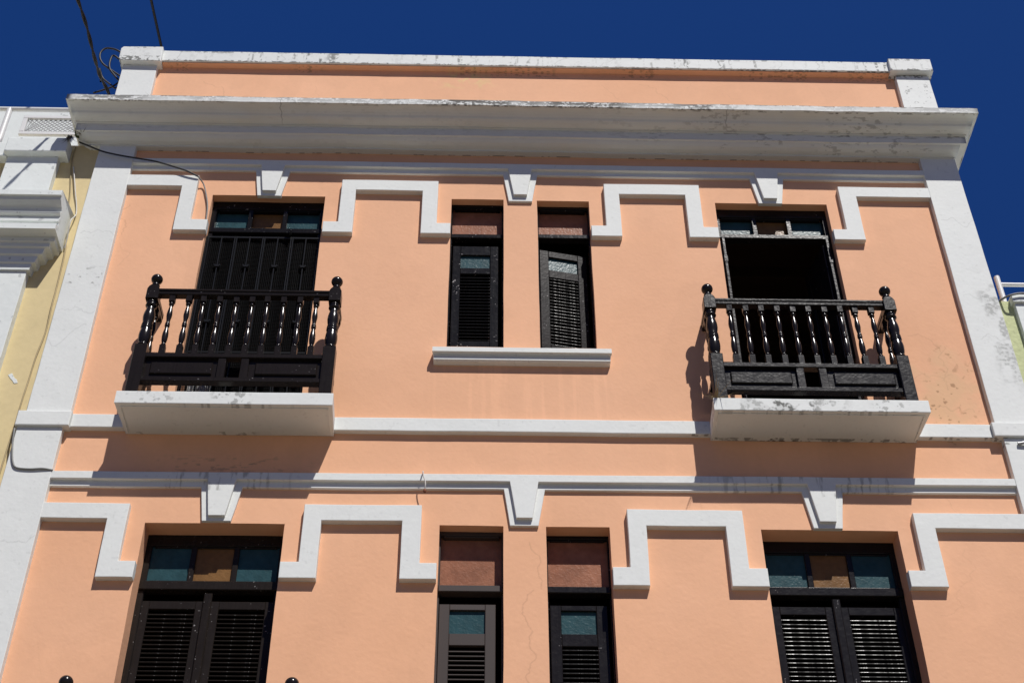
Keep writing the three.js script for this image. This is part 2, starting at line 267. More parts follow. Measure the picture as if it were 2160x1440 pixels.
// ------------------------------------------------------------------ peach town house
const house = thing('town_house', 'peach plastered three-storey town house with white stepped mouldings and heavy cornice', 'building');
const DOORS = { ul: [-3.032, -1.96, 8.93, 11.657], ur: [1.768, 2.846, 8.93, 11.648], ll: [-3.062, -1.972, 5.15, 7.927], lr: [1.774, 2.86, 5.15, 7.92] };
const WINS = { ul: [-.756, -.258, 9.785, 11.651], ur: [.061, .558, 9.782, 11.645], ll: [-.762, -.257, 5.95, 7.929], lr: [.078, .577, 5.95, 7.926] };
{
  const holes = [...Object.values(DOORS), ...Object.values(WINS)].map((o) => rect(...o));
  holes.push(rect(-3, -2, .14, 2.9), rect(-.75, .56, .9, 2.9), rect(1.8, 2.8, .14, 2.9));
  part('front_wall', plate(rect(-4.2, 4.2, 0, 12.45), -.3, 0, { holes, bevel: 0, amp: .004 }), M.peach, house);
  part('parapet', plate(rect(-4.2, 4.2, 12.45, 13.6), -.22, 0, { bevel: 0 }), M.peach, house);
  for (const s of [-1, 1]) part('side_wall', uvBox(new THREE.BoxGeometry(.2, 12.4, 7).translate(s * 4.1, 6.2, -3.8), .7), M.room, house);
  part('rear_wall', uvBox(new THREE.BoxGeometry(8, 12.4, .2).translate(0, 6.2, -7.2)), M.room, house);
  part('roof_slab', uvBox(new THREE.BoxGeometry(8, .2, 6.8).translate(0, 12.35, -3.7)), M.room, house);
  for (const y of [4.95, 8.72]) part('floor_slab', uvBox(new THREE.BoxGeometry(8, .3, 6.8).translate(0, y, -3.7)), M.floorTile, house);
  for (const y of [8.54, 12.22]) { const c = sub('timber_ceiling', house); part('board', uvBox(new THREE.BoxGeometry(7.98, .03, 6.78).translate(0, y, -3.7)), M.timber, c); for (let z = -.9; z > -7; z -= .6) part('beam', cbox(-3.98, 3.98, y - .17, y - .016, z - .06, z + .06, .008), M.timber, c); }
  for (const x of [-1.3, 1.2]) part('partition_wall', uvBox(new THREE.BoxGeometry(.12, 12.2, 6.8).translate(x, 6.1, -3.7)), M.room, house);
for (const [p, q, y] of [[-3, -2, .14], [1.8, 2.8, .14], [-.75, .56, .9]]) part('ground_floor_shutter', cbox(p, q, y, 2.9, -.2, -.15), M.doorBrown, house);
}
// pilasters, blocks and string course
part('pilaster', plate([[-4.2, 8.95], [-3.835, 8.95], [-3.85, 12.27], [-4.2, 12.27]], -.02, .06), M.white, house);
part('pilaster', plate([[3.85, 8.95], [4.205, 8.95], [4.2, 12.27], [3.85, 12.27]], -.02, .06), M.white, house);
part('pilaster', plate(rect(-4.24, -3.866, 0, 8.81), -.02, .06), M.white, house);
part('pilaster', plate(rect(3.885, 4.25, 0, 8.81), -.02, .06), M.white, house);
part('pilaster_block', plate(rect(-4.255, -3.815, 8.808, 8.96), -.02, .088, { bevel: .008 }), M.white, house);
part('pilaster_block', plate(rect(3.81, 4.27, 8.812, 8.955), -.02, .088, { bevel: .008 }), M.white, house);
part('string_course', plate(rect(-3.815, -3.36, 8.818, 8.955), -.02, .054, { bevel: .007 }), M.white, house);
part('string_course', plate(rect(-1.66, 1.46, 8.82, 8.957), -.02, .05, { bevel: .007 }), M.white, house);
part('string_course', plate(rect(3.17, 3.81, 8.818, 8.957), -.02, .052, { bevel: .007 }), M.white, house);
// balcony slabs, slightly tapered to the wall, with a bead under the edge
function slab(xa, xb, yb, yt) {
  const Dp = .412, pos = [], A = [[xa + .02, 0], [xb - .02, 0], [xb, Dp], [xa, Dp]];
  const sh = new THREE.Shape(outline(A.map(([x, z]) => [x, -z]), .003, .12));
  const g = new THREE.ExtrudeGeometry(sh, { depth: yt - yb - .012, bevelEnabled: true, bevelThickness: .006, bevelSize: .006, bevelOffset: -.006, bevelSegments: 2 });
  g.rotateX(-Math.PI / 2); g.translate(0, yb + .006, 0); part('balcony_slab', uvFacade(g), M.white, house);
  const e = .035, beads = ([cbox(xa + e, xb - e, yb - .008, yb + .004, Dp - e - .012, Dp - e), cbox(xa + e, xa + e + .012, yb - .008, yb + .004, .02, Dp - e - .012), cbox(xb - e - .012, xb - e, yb - .008, yb + .004, .02, Dp - e - .012)]);
  for (const q of beads) part('soffit_bead', uvFacade(q), M.white, house);
}
slab(-3.382, -1.638, 8.79, 8.916); slab(1.437, 3.195, 8.79, 8.916); slab(-3.4, -1.66, 4.96, 5.086); slab(1.44, 3.2, 4.93, 5.056);

// stepped mouldings beside the openings
const steps = (a, b, c, d, e, f, yt, yi, ft, fb) => [[a, fb], [b, fb], [b, yi], [e, yi], [e, fb], [f, fb], [f, ft], [d, ft], [d, yt], [c, yt], [c, ft], [a, ft]];
const ST = [
  steps(-1.945, -1.668, -1.807, -.886, -1.033, -.756, 11.838, 11.697, 11.262, 11.123), steps(.562, .847, .704, 1.621, 1.477, 1.757, 11.834, 11.692, 11.26, 11.122),
  steps(-1.965, -1.684, -1.826, -.904, -1.052, -.772, 8.078, 7.928, 7.547, 7.403), steps(.577, .86, .715, 1.631, 1.485, 1.771, 8.06, 7.905, 7.528, 7.366)];
for (const s of ST) part('stepped_moulding', plate(s, -.01, .058), M.white, house);
const endL = (xp, c, b, f, yt, yi, ft, fb) => [[xp, yi], [b, yi], [b, fb], [f, fb], [f, ft], [c, ft], [c, yt], [xp, yt]];
part('stepped_moulding', plate(endL(-3.86, -3.183, -3.325, -3.02, 11.866, 11.718, 11.268, 11.126), -.01, .057), M.white, house);
part('stepped_moulding', plate(endL(-3.88, -3.194, -3.347, -3.062, 8.071, 7.926, 7.543, 7.397), -.01, .057), M.white, house);
part('stepped_moulding', plate(endL(3.86, 2.97, 3.131, 2.839, 11.842, 11.706, 11.256, 11.12), -.01, .057), M.white, house);
part('stepped_moulding', plate(endL(3.9, 2.988, 3.144, 2.855, 8.056, 7.911, 7.522, 7.377), -.01, .057), M.white, house);

// friezes: a backing strip with keystone plates, a proud fascia with inner keystones
function frieze(xa, xb, yT, tilt, keys) {
  const Y = (x, d) => yT + tilt * x - d, back = [[xa, Y(xa, .125)]], front = [[xa, Y(xa, .07)]];
  for (const [c, dl, dr, hb, ib] of keys) {
    back.push([c - .163, Y(c, .125)], [c - .112 + dl, Y(c, hb)], [c + .112 + dr, Y(c, hb)], [c + .166, Y(c, .125)]);
    front.push([c - .116, Y(c, .07)], [c - .064 + dl, Y(c, ib)], [c + .064 + dr, Y(c, ib)], [c + .114, Y(c, .07)]);
  }
  back.push([xb, Y(xb, .125)], [xb, Y(xb, .012)], [xa, Y(xa, .012)]); front.push([xb, Y(xb, .07)], [xb, Y(xb, 0)], [xa, Y(xa, 0)]);
  const f = sub('frieze', house);
  part('backing_strip', plate(back, -.01, .026, { bevel: .004 }), M.white, f); part('keystone_fascia', plate(front, .015, .057, { bevel: .004 }), M.white, f);
}
frieze(-3.85, 3.85, 12.098, -.0015, [[-2.49, 0, 0, .445, .44], [-.098, 0, 0, .495, .425], [2.3, 0, 0, .45, .42]].map((k) => [k[0], 0, 0, k[0] === -.098 ? .492 : .47, .43]));
frieze(-3.88, 3.885, 8.386, .0032, [[-2.503, -.004, -.003, .447, .415], [-.094, 0, 0, .468, .415], [2.303, 0, .004, .474, .43]]);

// cornice: moulded profile with short returns at both ends
{
  const pr = [[-.02, 12.612, -4.44, 4.33], [.42, 12.597, -4.497, 4.385], [.435, 12.588, -4.505, 4.392], [.435, 12.516, -4.505, 4.39], [.398, 12.514, -4.49, 4.372], [.372, 12.508, -4.48, 4.36], [.348, 12.496, -4.474, 4.352], [.325, 12.478, -4.468, 4.346], [.312, 12.458, -4.464, 4.34], [.285, 12.443, -4.455, 4.33], [.25, 12.437, -4.445, 4.318], [.222, 12.436, -4.438, 4.31], [.222, 12.428, -4.438, 4.31], [.205, 12.426, -4.43, 4.297], [.2, 12.335, -4.425, 4.295], [.182, 12.332, -4.385, 4.24], [.172, 12.318, -4.37, 4.232], [.15, 12.3, -4.35, 4.222], [.118, 12.288, -4.335, 4.212], [.085, 12.282, -4.32, 4.203], [.066, 12.28, -4.312, 4.2], [.066, 12.266, -4.312, 4.2], [-.02, 12.266, -4.3, 4.19]];
  let arc = [0]; for (let i = 1; i < pr.length; i++) arc.push(arc[i - 1] + Math.hypot(pr[i][0] - pr[i - 1][0], pr[i][1] - pr[i - 1][1]));
  const a0 = arc[1], tot = arc[arc.length - 1] - a0, N = 110, pos = [], uv = [], idx = [];
  const cols = []; // columns: return left, front..., return right
  cols.push((p, i) => [p[2], p[1], -.35, -4.6]);
  for (let k = 0; k <= N; k++) cols.push((p) => { const t = k / N, x = p[2] + (p[3] - p[2]) * t, w = fbm(x * 1.3, 5, 3, 950) - .5, q = fbm(x * 6, p[1] * 5, 2, 951) - .5; return [x, p[1] + w * .016 + q * .005 + (p[0] < .19 ? (fbm(x * 1.1, 9, 2, 952) - .5) * .022 : 0), p[0] + (p[0] > 0 ? q * .006 : 0), x]; });
  cols.push((p) => [p[3], p[1], -.35, 4.6]);
  // each facet strip keeps its own vertices so that creases stay crisp; the curves are fine enough to read smooth
  for (let i = 0; i < pr.length - 1; i++) {
    const b = pos.length / 3;
    for (const c of cols) for (const q of [i, i + 1]) { const v = c(pr[q]); pos.push(v[0], v[1], v[2]); uv.push((v[3] + 4.6) / 9.2, 1 - Math.max(0, (arc[q] - a0) / tot)); }
    for (let k = 0; k < cols.length - 1; k++) { const a = b + 2 * k; idx.push(a, a + 1, a + 2, a + 1, a + 3, a + 2); }
  }
  const g = new THREE.BufferGeometry(); g.setAttribute('position', new THREE.Float32BufferAttribute(pos, 3)); g.setAttribute('uv', new THREE.Float32BufferAttribute(uv, 2)); g.setIndex(idx); g.computeVertexNormals();
  part('cornice', g, M.cornice, house);
}
// parapet piers, caps and coping
for (const [a, b] of [[-4.197, -3.842], [3.843, 4.194]]) part('parapet_pier', plate(rect(a, b, 12.5, 13.56), -.26, .058), M.white, house);
part('pier_cap', plate([[-4.215, 13.535], [-3.8, 13.53], [-3.81, 13.765], [-4.22, 13.757], [-4.242, 13.725], [-4.238, 13.565]], -.32, .118, { bevel: .008 }), M.white, house);
part('pier_cap', plate(rect(3.787, 4.234, 13.578, 13.77), -.32, .118, { bevel: .008 }), M.white, house);
part('coping', plate([[-3.81, 13.585], [3.79, 13.602], [3.79, 13.757], [-3.81, 13.752]], -.28, .078, { bevel: .008, amp: .006 }), M.white, house);
part('coping_soffit', plate([[-3.84, 13.572], [3.84, 13.59], [3.84, 13.6], [-3.84, 13.582]], -.01, .062, { bevel: .002, amp: 0 }), M.peach, house);
// window sill below the paired upper windows
{
  const pr = [[-.01, 9.70], [.095, 9.70], [.1, 9.695], [.1, 9.648], [.078, 9.646], [.062, 9.63], [.056, 9.61], [.066, 9.606], [.066, 9.586], [.05, 9.575], [-.01, 9.572]];
  const sh = new THREE.Shape(pr.map(([z, y]) => new THREE.Vector2(z, y)));
  const g = new THREE.ExtrudeGeometry(sh, { depth: 1.545, bevelEnabled: false }); g.rotateY(-Math.PI / 2); g.scale(-1, 1, 1);
  const ix = g.attributes.position; for (let i = 0; i < ix.count; i++) { const y = ix.getY(i), x = ix.getX(i), k = y < 9.645 ? .985 : 1; ix.setXYZ(i, -.872 + .7725 + (Math.abs(x) - .7725) * k, y, Math.abs(ix.getZ(i)) < .011 ? -.01 : Math.abs(ix.getZ(i))); }
  const q = g.index ? g : g; const pos = q.attributes.position; for (let t = 0; t < pos.count; t += 3) { for (const at of Object.values(q.attributes)) { for (let c = 0; c < at.itemSize; c++) { const a = at.array[(t + 1) * at.itemSize + c]; at.array[(t + 1) * at.itemSize + c] = at.array[(t + 2) * at.itemSize + c]; at.array[(t + 2) * at.itemSize + c] = a; } } }
  q.computeVertexNormals(); part('window_sill', uvFacade(q), M.white, house);
}

// ------------------------------------------------------------------ doors and windows
function transom(name, [x0, x1, , yt], zf, zp, yPaneB, yBarB, mt, panes, barOut = .03, j = .045, hd = .1) {
  const g = sub(name, house), n = panes.length, top = yt - hd, h = zf - .045;
  part('head', cbox(x0 - .02, x1 + .02, top, yt + .02, h, zf), mt, g);
  for (const [a, b] of [[x0 - .02, x0 + j], [x1 - j, x1 + .02]]) part('jamb', cbox(a, b, 5.1 > yPaneB - 3 ? Math.max(yBarB - 2.45, 5.15) : yBarB - 1.45, top, h - .02, zf), mt, g);
  part('transom_bar', cbox(x0 + .005, x1 - .005, yBarB, yPaneB - .012, h - .02, zf + barOut, .006), mt, g);
  const w = (x1 - x0 - 2 * j) / n;
  for (let i = 0; i < n; i++) {
    const a = x0 + j + w * i, b = a + w; if (i) part('mullion', cbox(a - .022, a + .022, yPaneB - .012, top, h, zf - .006), mt, g);
    part('pane', uvBox(new THREE.BoxGeometry(w + .01, top - yPaneB + .03, .006).translate((a + b) / 2, (top + yPaneB) / 2, zp), 1.4, i * .37), panes[i], g);
    part('glazing_bead', cbox(a + .02, b - .02, yPaneB - .014, yPaneB + .008, zp + .003, zf - .012, .003), mt, g); part('glazing_bead', cbox(a + .02, b - .02, top - .014, top + .004, zp + .003, zf - .012, .003), mt, g);
  }
  return g;
}
transom('door_transom', DOORS.ul, -.088, -.15, 11.31, 11.235, M.frameBlack, [M.teal, M.amber, M.teal], .012);
transom('door_transom', DOORS.ur, -.088, -.15, 11.31, 11.245, M.gloss, [M.teal, M.amber, M.teal], .022);
transom('door_transom', DOORS.ll, -.172, -.2, 7.51, 7.42, M.doorBrown, [M.teal, M.amber, M.teal], .02);
transom('door_transom', DOORS.lr, -.172, -.2, 7.505, 7.418, M.gloss, [M.teal, M.amber, M.teal], .02);
transom('window_transom', WINS.ul, -.078, -.145, 11.26, 11.195, M.frameBlack, [M.rose], .012, .014, .03);
transom('window_transom', WINS.ur, -.08, -.148, 11.27, 11.205, M.gloss, [M.rose], .015, .014, .03);
transom('window_transom', WINS.ll, -.092, -.155, 7.44, 7.37, M.shutterBrown, [M.rose], .03, .014, .03);
transom('window_transom', WINS.lr, -.13, -.165, 7.46, 7.39, M.gloss, [M.rose], .03, .014, .03);

// louvred leaf, built from its hinge at x = 0
const slatGeo = {};
function leaf(name, pos, w, h, mt, { glassTop = 0, glassH = 0, st = .085, railT = .09, slatTop, slatBot = .09, pitch = .038, turn = 0, pane = M.teal, slatMat = mt }) {
  const g = sub(name, house, pos), d = .038; g.rotation.y = turn;
  part('stile', cbox(0, st, 0, h, -d, 0), mt, g); part('stile', cbox(w - st, w, 0, h, -d, 0), mt, g);
  part('rail', cbox(st, w - st, h - railT, h, -d, -.001), mt, g); part('rail', cbox(st, w - st, 0, slatBot, -d, -.001), mt, g);
  if (glassH) { part('rail', cbox(st, w - st, slatTop, h - railT - glassH, -d, -.001), mt, g); part('pane', uvBox(new THREE.BoxGeometry(w - 2 * st + .01, glassH + .01, .005).translate(w / 2, h - railT - glassH / 2, -.026), 1.4, .3), pane, g); }
  const top = slatTop, key = w.toFixed(3) + st; slatGeo[key] ??= (() => { const q = cbox(-(w - 2 * st) / 2, (w - 2 * st) / 2, -.0055, .0055, -.021, .021, .002); q.rotateX(.62); return q; })();
  for (let y = slatBot + .02; y < top - .008; y += pitch) { const s = part('slat', slatGeo[key], slatMat, g); s.position.set(w / 2, y, -.021 + (R() - .5) * .002); s.rotation.x = (R() - .5) * .06; }
  return g;
}
// upper pair: the left one closed, the right one ajar
leaf('window_shutter', [-.73, 9.79, -.082], .425, 1.31, M.flecked, { railT: .115, glassH: .165, slatTop: .955, slatBot: .135, st: .075 });
leaf('window_shutter', [.08, 9.79, -.085], .45, 1.28, M.worn, { railT: .075, glassH: .165, slatTop: .945, slatBot: .115, st: .085, turn: 11.5 * D2R, slatMat: M.gloss });
// lower pair
leaf('window_shutter', [-.745, 5.97, -.098], .43, 1.31, M.shutterBrown, { railT: .05, glassH: .2, slatTop: .96, slatBot: .1, st: .08 });
leaf('window_shutter', [.1, 5.97, -.135], .44, 1.33, M.gloss, { railT: .045, glassH: .2, slatTop: .98, slatBot: .1, st: .085 });
// lower doors
for (const [x0, mt, dz] of [[-3.03, M.doorBrown, 0], [1.81, M.gloss, 0]]) {
  leaf('door_leaf', [x0, 5.18, -.19], .488, 2.16, mt, { railT: .07, slatTop: 2.09, slatBot: .9, st: .068, pitch: .0365 });
  leaf('door_leaf', [x0 + .532, 5.18, -.19], .488, 2.16, mt, { railT: .07, slatTop: 2.09, slatBot: .9, st: .068, pitch: .0365 });
  const a = sub('astragal', house); part('cover_strip', cbox(x0 + .478, x0 + .542, 5.18, 7.4, -.2, -.165, .008), mt, a);
}
// upper right doorway: leaves folded back into the room
for (const [x, t] of [[1.815, 82], [2.8, 100]]) {
  const g = sub('door_leaf', house, [x, 8.95, -.11]); g.rotation.y = t * D2R;
  part('stile', cbox(0, .09, 0, 2.26, -.04, 0), M.gloss, g); part('stile', cbox(.4, .48, 0, 2.26, -.04, 0), M.gloss, g); part('rail', cbox(.09, .4, 2.15, 2.26, -.04, 0), M.gloss, g); part('panel', cbox(.09, .4, 0, 2.15, -.03, -.01), M.gloss, g);
}
for (const x of [1.808, 2.79]) { const g = sub('door_jamb', house); part('stop_strip', cbox(x - .006, x + .022, 8.93, 11.24, -.1, -.055, .004), M.gloss, g); part('hinge', cbox(x - .01, x + .026, 10.92, 11.0, -.058, -.05, .003), M.gloss, g); part('hinge', cbox(x - .01, x + .026, 9.6, 9.68, -.058, -.05, .003), M.gloss, g); }
// upper left doorway: iron grille with collars and fine wire mesh
{
  const g = sub('door_grille', house), z = -.05, y0 = 8.94, y1 = 11.15;
  for (let i = 0; i < 9; i++) {
    const x = -3.013 + .1305 * i, knot = i % 2 === 1;
    for (const [p, q] of knot ? [[-.006, .006]] : [[-.015, -.003], [.003, .015]]) part('bar', cbox(x + p, x + q, y0, y1, z - .007, z + .007, .002), M.iron, g);
    if (knot) for (const y of [10.76, 10.08, 9.4]) part('collar', merge([cbox(x - .022, x + .022, y - .012, y + .012, z - .016, z + .016, .004), cbox(x - .03, x - .012, y + .006, y + .028, z - .008, z + .008, .003), cbox(x + .012, x + .03, y + .006, y + .028, z - .008, z + .008, .003)]), M.iron, g);
  }
  for (const y of [y1 - .01, 9.73, y0 + .04]) part('cross_bar', cbox(-3.03, -1.965, y - .012, y + .012, z - .012, z + .004, .003), M.iron, g);
  const w = []; for (let x = -3.02; x < -1.97; x += .0165) w.push(new THREE.BoxGeometry(.0025, y1 - y0, .0025).translate(x, (y0 + y1) / 2, z - .022 + .006 * Math.sin(x * 23)));
  for (let y = y0; y < y1; y += .0165) w.push(new THREE.BoxGeometry(1.05, .0025, .0025).translate(-2.495, y, z - .022));
  const wm = part('wire_mesh', merge(w), M.mesh, g); wm.userData.kind = 'stuff';
  const hk = part('latch', merge([tube([[-2.27, 11.24, -.03], [-2.26, 11.2, .0], [-2.24, 11.18, .01], [-2.25, 11.15, -.02]], .006), cbox(-2.29, -2.24, 11.17, 11.19, -.05, -.01, .003)]), M.iron, g);
}

// ------------------------------------------------------------------ balcony railings
const lathe = (p, n = 18) => new THREE.LatheGeometry(p.map(([r, y]) => new THREE.Vector2(r, y)), n);
function railing(name, label, pos, mt, tm) {
  const g = thing(name, label, 'railing', pos, 'turned wood balcony railings'), zc = .315, hw = .783; // y = 0 is the top of the slab
  const f = .0525;
  const postG = cbox(-f, f, -.03, .52, zc - f, zc + f, .006), upG = (uvBox((() => { const s = new THREE.Shape([[-f, 1.035], [f, 1.035], [f, 1.15], [f - .012, 1.178], [f - .03, 1.196], [-f + .03, 1.196], [-f + .012, 1.178], [-f, 1.15]].map((p) => new THREE.Vector2(...p))); const e = new THREE.ExtrudeGeometry(s, { depth: 2 * f - .01, bevelEnabled: true, bevelThickness: .005, bevelSize: .005, bevelOffset: -.005, bevelSegments: 1 }); e.translate(0, 0, zc - f + .005); return e; })()));
  const turnedG = lathe([[.03, .515], [.05, .52], [.052, .532], [.046, .543], [.034, .548], [.034, .56], [.044, .572], [.05, .6], [.053, .64], [.05, .68], [.042, .712], [.046, .718], [.05, .727], [.046, .736], [.043, .738], [.049, .747], [.043, .756], [.042, .758], [.047, .767], [.041, .776], [.046, .81], [.05, .845], [.048, .885], [.04, .925], [.034, .955], [.036, .965], [.046, .972], [.05, .982], [.046, .992], [.038, .996], [.038, 1.004], [.044, 1.01], [.044, 1.022], [.036, 1.03], [.036, 1.04]], 22).translate(0, 0, zc);
  const finG = lathe([[.0, 1.19], [.03, 1.19], [.034, 1.198], [.026, 1.208], [.026, 1.214], [.036, 1.222], ...Array.from({ length: 15 }, (_, i) => { const a = -1.15 + (i / 14) * (Math.PI / 2 + 1.15); return [Math.max(0, .0505 * Math.cos(a)), 1.296 - .03 + .0505 * Math.sin(a) + .03]; })], 24).translate(0, 0, zc);
  for (const s of [-1, 1]) { const p = part('post', postG, mt, g); p.position.x = s * hw; part('upper_block', upG, mt, p); part('turning', turnedG, tm, p); part('finial', finG, tm, p); }
  const a = -hw + f - .004, b = hw - f + .004;
  part('top_rail', merge([cbox(a, b, 1.135, 1.163, zc - .037, zc + .037, .006), cbox(a, b, 1.122, 1.136, zc - .029, zc + .029, .003), cbox(a, b, 1.095, 1.123, zc - .034, zc + .034, .006)]), tm === M.turned ? mt : mt, g);
  const q = .025, balG = (lathe([[.015, .53], [.02, .535], [.023, .545], [.02, .554], [.013, .558], [.013, .566], [.02, .576], [.024, .6], [.0265, .64], [.024, .68], [.017, .725], [.014, .745], [.02, .75], [.022, .757], [.02, .764], [.018, .766], [.022, .773], [.018, .78], [.018, .782], [.02, .789], [.015, .796], [.018, .83], [.023, .865], [.024, .89], [.02, .93], [.015, .965], [.0135, .985], [.014, .99], [.021, .995], [.023, 1.003], [.02, 1.01], [.015, 1.014], [.018, 1.022], [.018, 1.03]], 14).translate(0, 0, zc));
  const blkG = [cbox(-q, q, 1.028, 1.097, zc - q, zc + q, .003), cbox(-q, q, .432, .532, zc - q, zc + q, .003)];
  for (let i = 0; i < 10; i++) { const o = part('baluster', balG, tm, g); o.position.x = .004 + .1368 * (i - 4.5) + (R() - .5) * .006; o.rotation.set((R() - .5) * .008, (R() - .5) * .12, (R() - .5) * .008); o.position.z = .315 - .315 * Math.cos(o.rotation.y); o.position.x -= .315 * Math.sin(o.rotation.y); for (const k of blkG) part('baluster_block', k, mt, o); }
  part('mid_rail', cbox(a, b, .388, .434, zc - .033, zc + .036, .005), mt, g);
  part('bottom_rail', cbox(a, b, .132, .176, zc - .033, zc + .036, .005), mt, g);
  for (const s of [-1, 1]) {
    const x0 = s < 0 ? a : .128, x1 = s < 0 ? -.128 : b;
    part('muntin', cbox(s * .095 - .033, s * .095 + .033, .176, .388, zc - .02, zc + .028, .004), mt, g);
    const pn = part('panel', cbox(x0, x1, .174, .39, zc - .012, zc + .002, .002), mt, g);
    const fx0 = x0 + .055, fx1 = x1 - .04;
    const sh = cbox(fx0, fx1, .222, .348, zc + .001, zc + .018, .009); part('raised_field', sh, mt, pn);
    part('side_rail', merge([cbox(s * hw - .03, s * hw + .03, 1.122, 1.16, .0, zc - f + .004, .005), cbox(s * hw - .026, s * hw + .026, 1.08, 1.12, .0, zc - f + .004, .004)]), mt, g);
    part('side_panel', merge([cbox(s * hw - .02, s * hw + .02, .388, .434, 0, zc - f + .004, .004), cbox(s * hw - .008, s * hw + .008, .176, .388, 0, zc - f + .004, .002), cbox(s * hw - .02, s * hw + .02, .132, .176, 0, zc - f + .004, .004)]), mt, g);
    const sb = part('baluster', balG, tm, g); sb.position.set(s * hw, 0, -.185); for (const k of blkG) part('baluster_block', k, mt, sb);
  }
  return g;
}
railing('balcony_railing', 'black turned wood railing on the balcony before the iron grille', [-2.5015, 8.944, 0], M.rail, M.turned);
railing('balcony_railing', 'glossy black turned wood railing on the balcony before the open doorway', [2.3035, 8.918, 0], M.gloss, M.turned);
railing('balcony_railing', 'dark railing with ball finials before the dull brown louvred double door', [-2.5215, 5.088, 0], M.rail, M.turned);
railing('balcony_railing', 'dark railing with ball finials before the glossy black louvred double door', [2.31, 5.057, 0], M.gloss, M.turned);

// ------------------------------------------------------------------ neighbours
{
  const y = thing('yellow_house', 'yellow plastered house with white cornice and pilaster beside the peach house', 'building');
  part('wall', uvBox(new THREE.BoxGeometry(6.02, 12.33, .4).translate(-7.21, 6.165, -.2), .7), M.yellow, y);
  part('roof_terrace', uvBox(new THREE.BoxGeometry(6, .12, 6).translate(-7.22, 12.27, -3.4)), M.whiteTile, y);
  part('penthouse_wall', uvBox(new THREE.BoxGeometry(5, 2.0, .2).translate(-6.85, 13.33, -1.3), .7), M.whiteTile, y);
  part('pilaster', plate(rect(-5.1, -4.535, 0, 10.7), -.02, .08, { uv: (g) => uvBox(g, .7) }), M.whiteTile, y);
  part('parapet_pier', plate(rect(-5.05, -4.56, 11.2, 12.1), -.3, .08, { uv: (g) => uvBox(g, .7) }), M.whiteTile, y);
  part('pier_cap', plate([[-5.075, 12.075], [-4.478, 12.075], [-4.485, 12.275], [-5.075, 12.275]], -.35, .15, { bevel: .012, uv: (g) => uvBox(g, .7) }), M.whiteTile, y);
  part('coping', plate(rect(-10.2, -5.06, 12.06, 12.26), -.3, .1, { bevel: .01, uv: (g) => uvBox(g, .7) }), M.whiteTile, y);
  // cornice
  const pr = [[-.01, 11.34], [.37, 11.29], [.38, 11.285], [.38, 11.225], [.36, 11.222], [.35, 11.19], [.32, 11.165], [.29, 11.15], [.27, 11.12], [.27, 11.1], [.292, 11.095], [.3, 11.085], [.292, 11.07], [.262, 11.066], [.262, 11.03], [.275, 11.02], [.275, 10.99], [.255, 10.985], [.25, 10.945], [.27, 10.94], [.3, 10.935], [.3, 10.868], [.19, 10.868], [.19, 10.82], [.17, 10.81], [.17, 10.77], [.15, 10.76], [.145, 10.7], [.125, 10.69], [.12, 10.62], [.105, 10.61], [.1, 10.545], [-.01, 10.54]];
  const ret = pr.map(([z]) => -4.30 - (z < .2 ? (.2 - Math.max(0, z)) * 2.1 : 0)).map((x, i) => i < 1 ? -4.28 : x);
  const pos = [], idx = []; const cols = [(p, i) => [-10.2, p[1], p[0]], (p, i) => [ret[i], p[1], p[0]], (p, i) => [ret[i], p[1], -.01]];
  for (let i = 0; i < pr.length - 1; i++) for (let k = 0; k < 2; k++) { const b = pos.length / 3; for (const c of [cols[k], cols[k + 1]]) for (const q of [i, i + 1]) pos.push(...c(pr[q], q)); idx.push(b, b + 1, b + 2, b + 1, b + 3, b + 2); }
  const g = new THREE.BufferGeometry(); g.setAttribute('position', new THREE.Float32BufferAttribute(pos, 3)); g.setIndex(idx); g.computeVertexNormals(); part('cornice', uvBox(g, .7), M.whiteTile, y);
  // chip of bare white plaster
  part('paint_patch', plate([[-4.46, 9.40], [-4.43, 9.42], [-4.40, 9.37], [-4.375, 9.35], [-4.36, 9.315], [-4.39, 9.31], [-4.41, 9.34], [-4.435, 9.365]], .0005, .004, { bevel: .001, amp: .006, uv: (q) => uvBox(q, .7) }), M.whiteTile, y);
}
{
  const r = thing('terrace_railing', 'white tube railing with framed wire mesh on the yellow house roof', 'railing', [-5.2, 12.33, -.35]);
  part('top_rail', new THREE.CylinderGeometry(.026, .026, 4.2, 14).rotateZ(Math.PI / 2).translate(-1.4, .95, 0), M.whitePaint, r);
  for (const x of [-.2, -1.6, -3]) part('post', new THREE.CylinderGeometry(.03, .03, .95, 14).translate(x, .475, 0), M.whitePaint, r);
  const f = part('mesh_frame', merge([cbox(0, .75, .74, .785, .03, .065), cbox(0, .75, .49, .535, .03, .065), cbox(0, .045, .535, .74, .03, .065), cbox(.705, .75, .535, .74, .03, .065)]), M.whitePaint, r);
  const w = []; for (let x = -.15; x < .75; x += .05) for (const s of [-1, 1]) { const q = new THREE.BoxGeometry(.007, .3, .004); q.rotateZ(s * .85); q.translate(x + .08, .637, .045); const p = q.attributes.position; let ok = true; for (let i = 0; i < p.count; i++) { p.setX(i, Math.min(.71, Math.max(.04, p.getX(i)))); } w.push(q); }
  part('wire_mesh', merge(w), mat({ color: [.3, .3, .3], roughness: .6 }), f).userData.kind = 'stuff';  // white wires: the shade on them is put into this grey colour
  part('corner_tube', new THREE.CylinderGeometry(.042, .042, .42, 16).rotateX(Math.PI / 2).translate(.79, .16, .25), M.whitePaint, r);
}
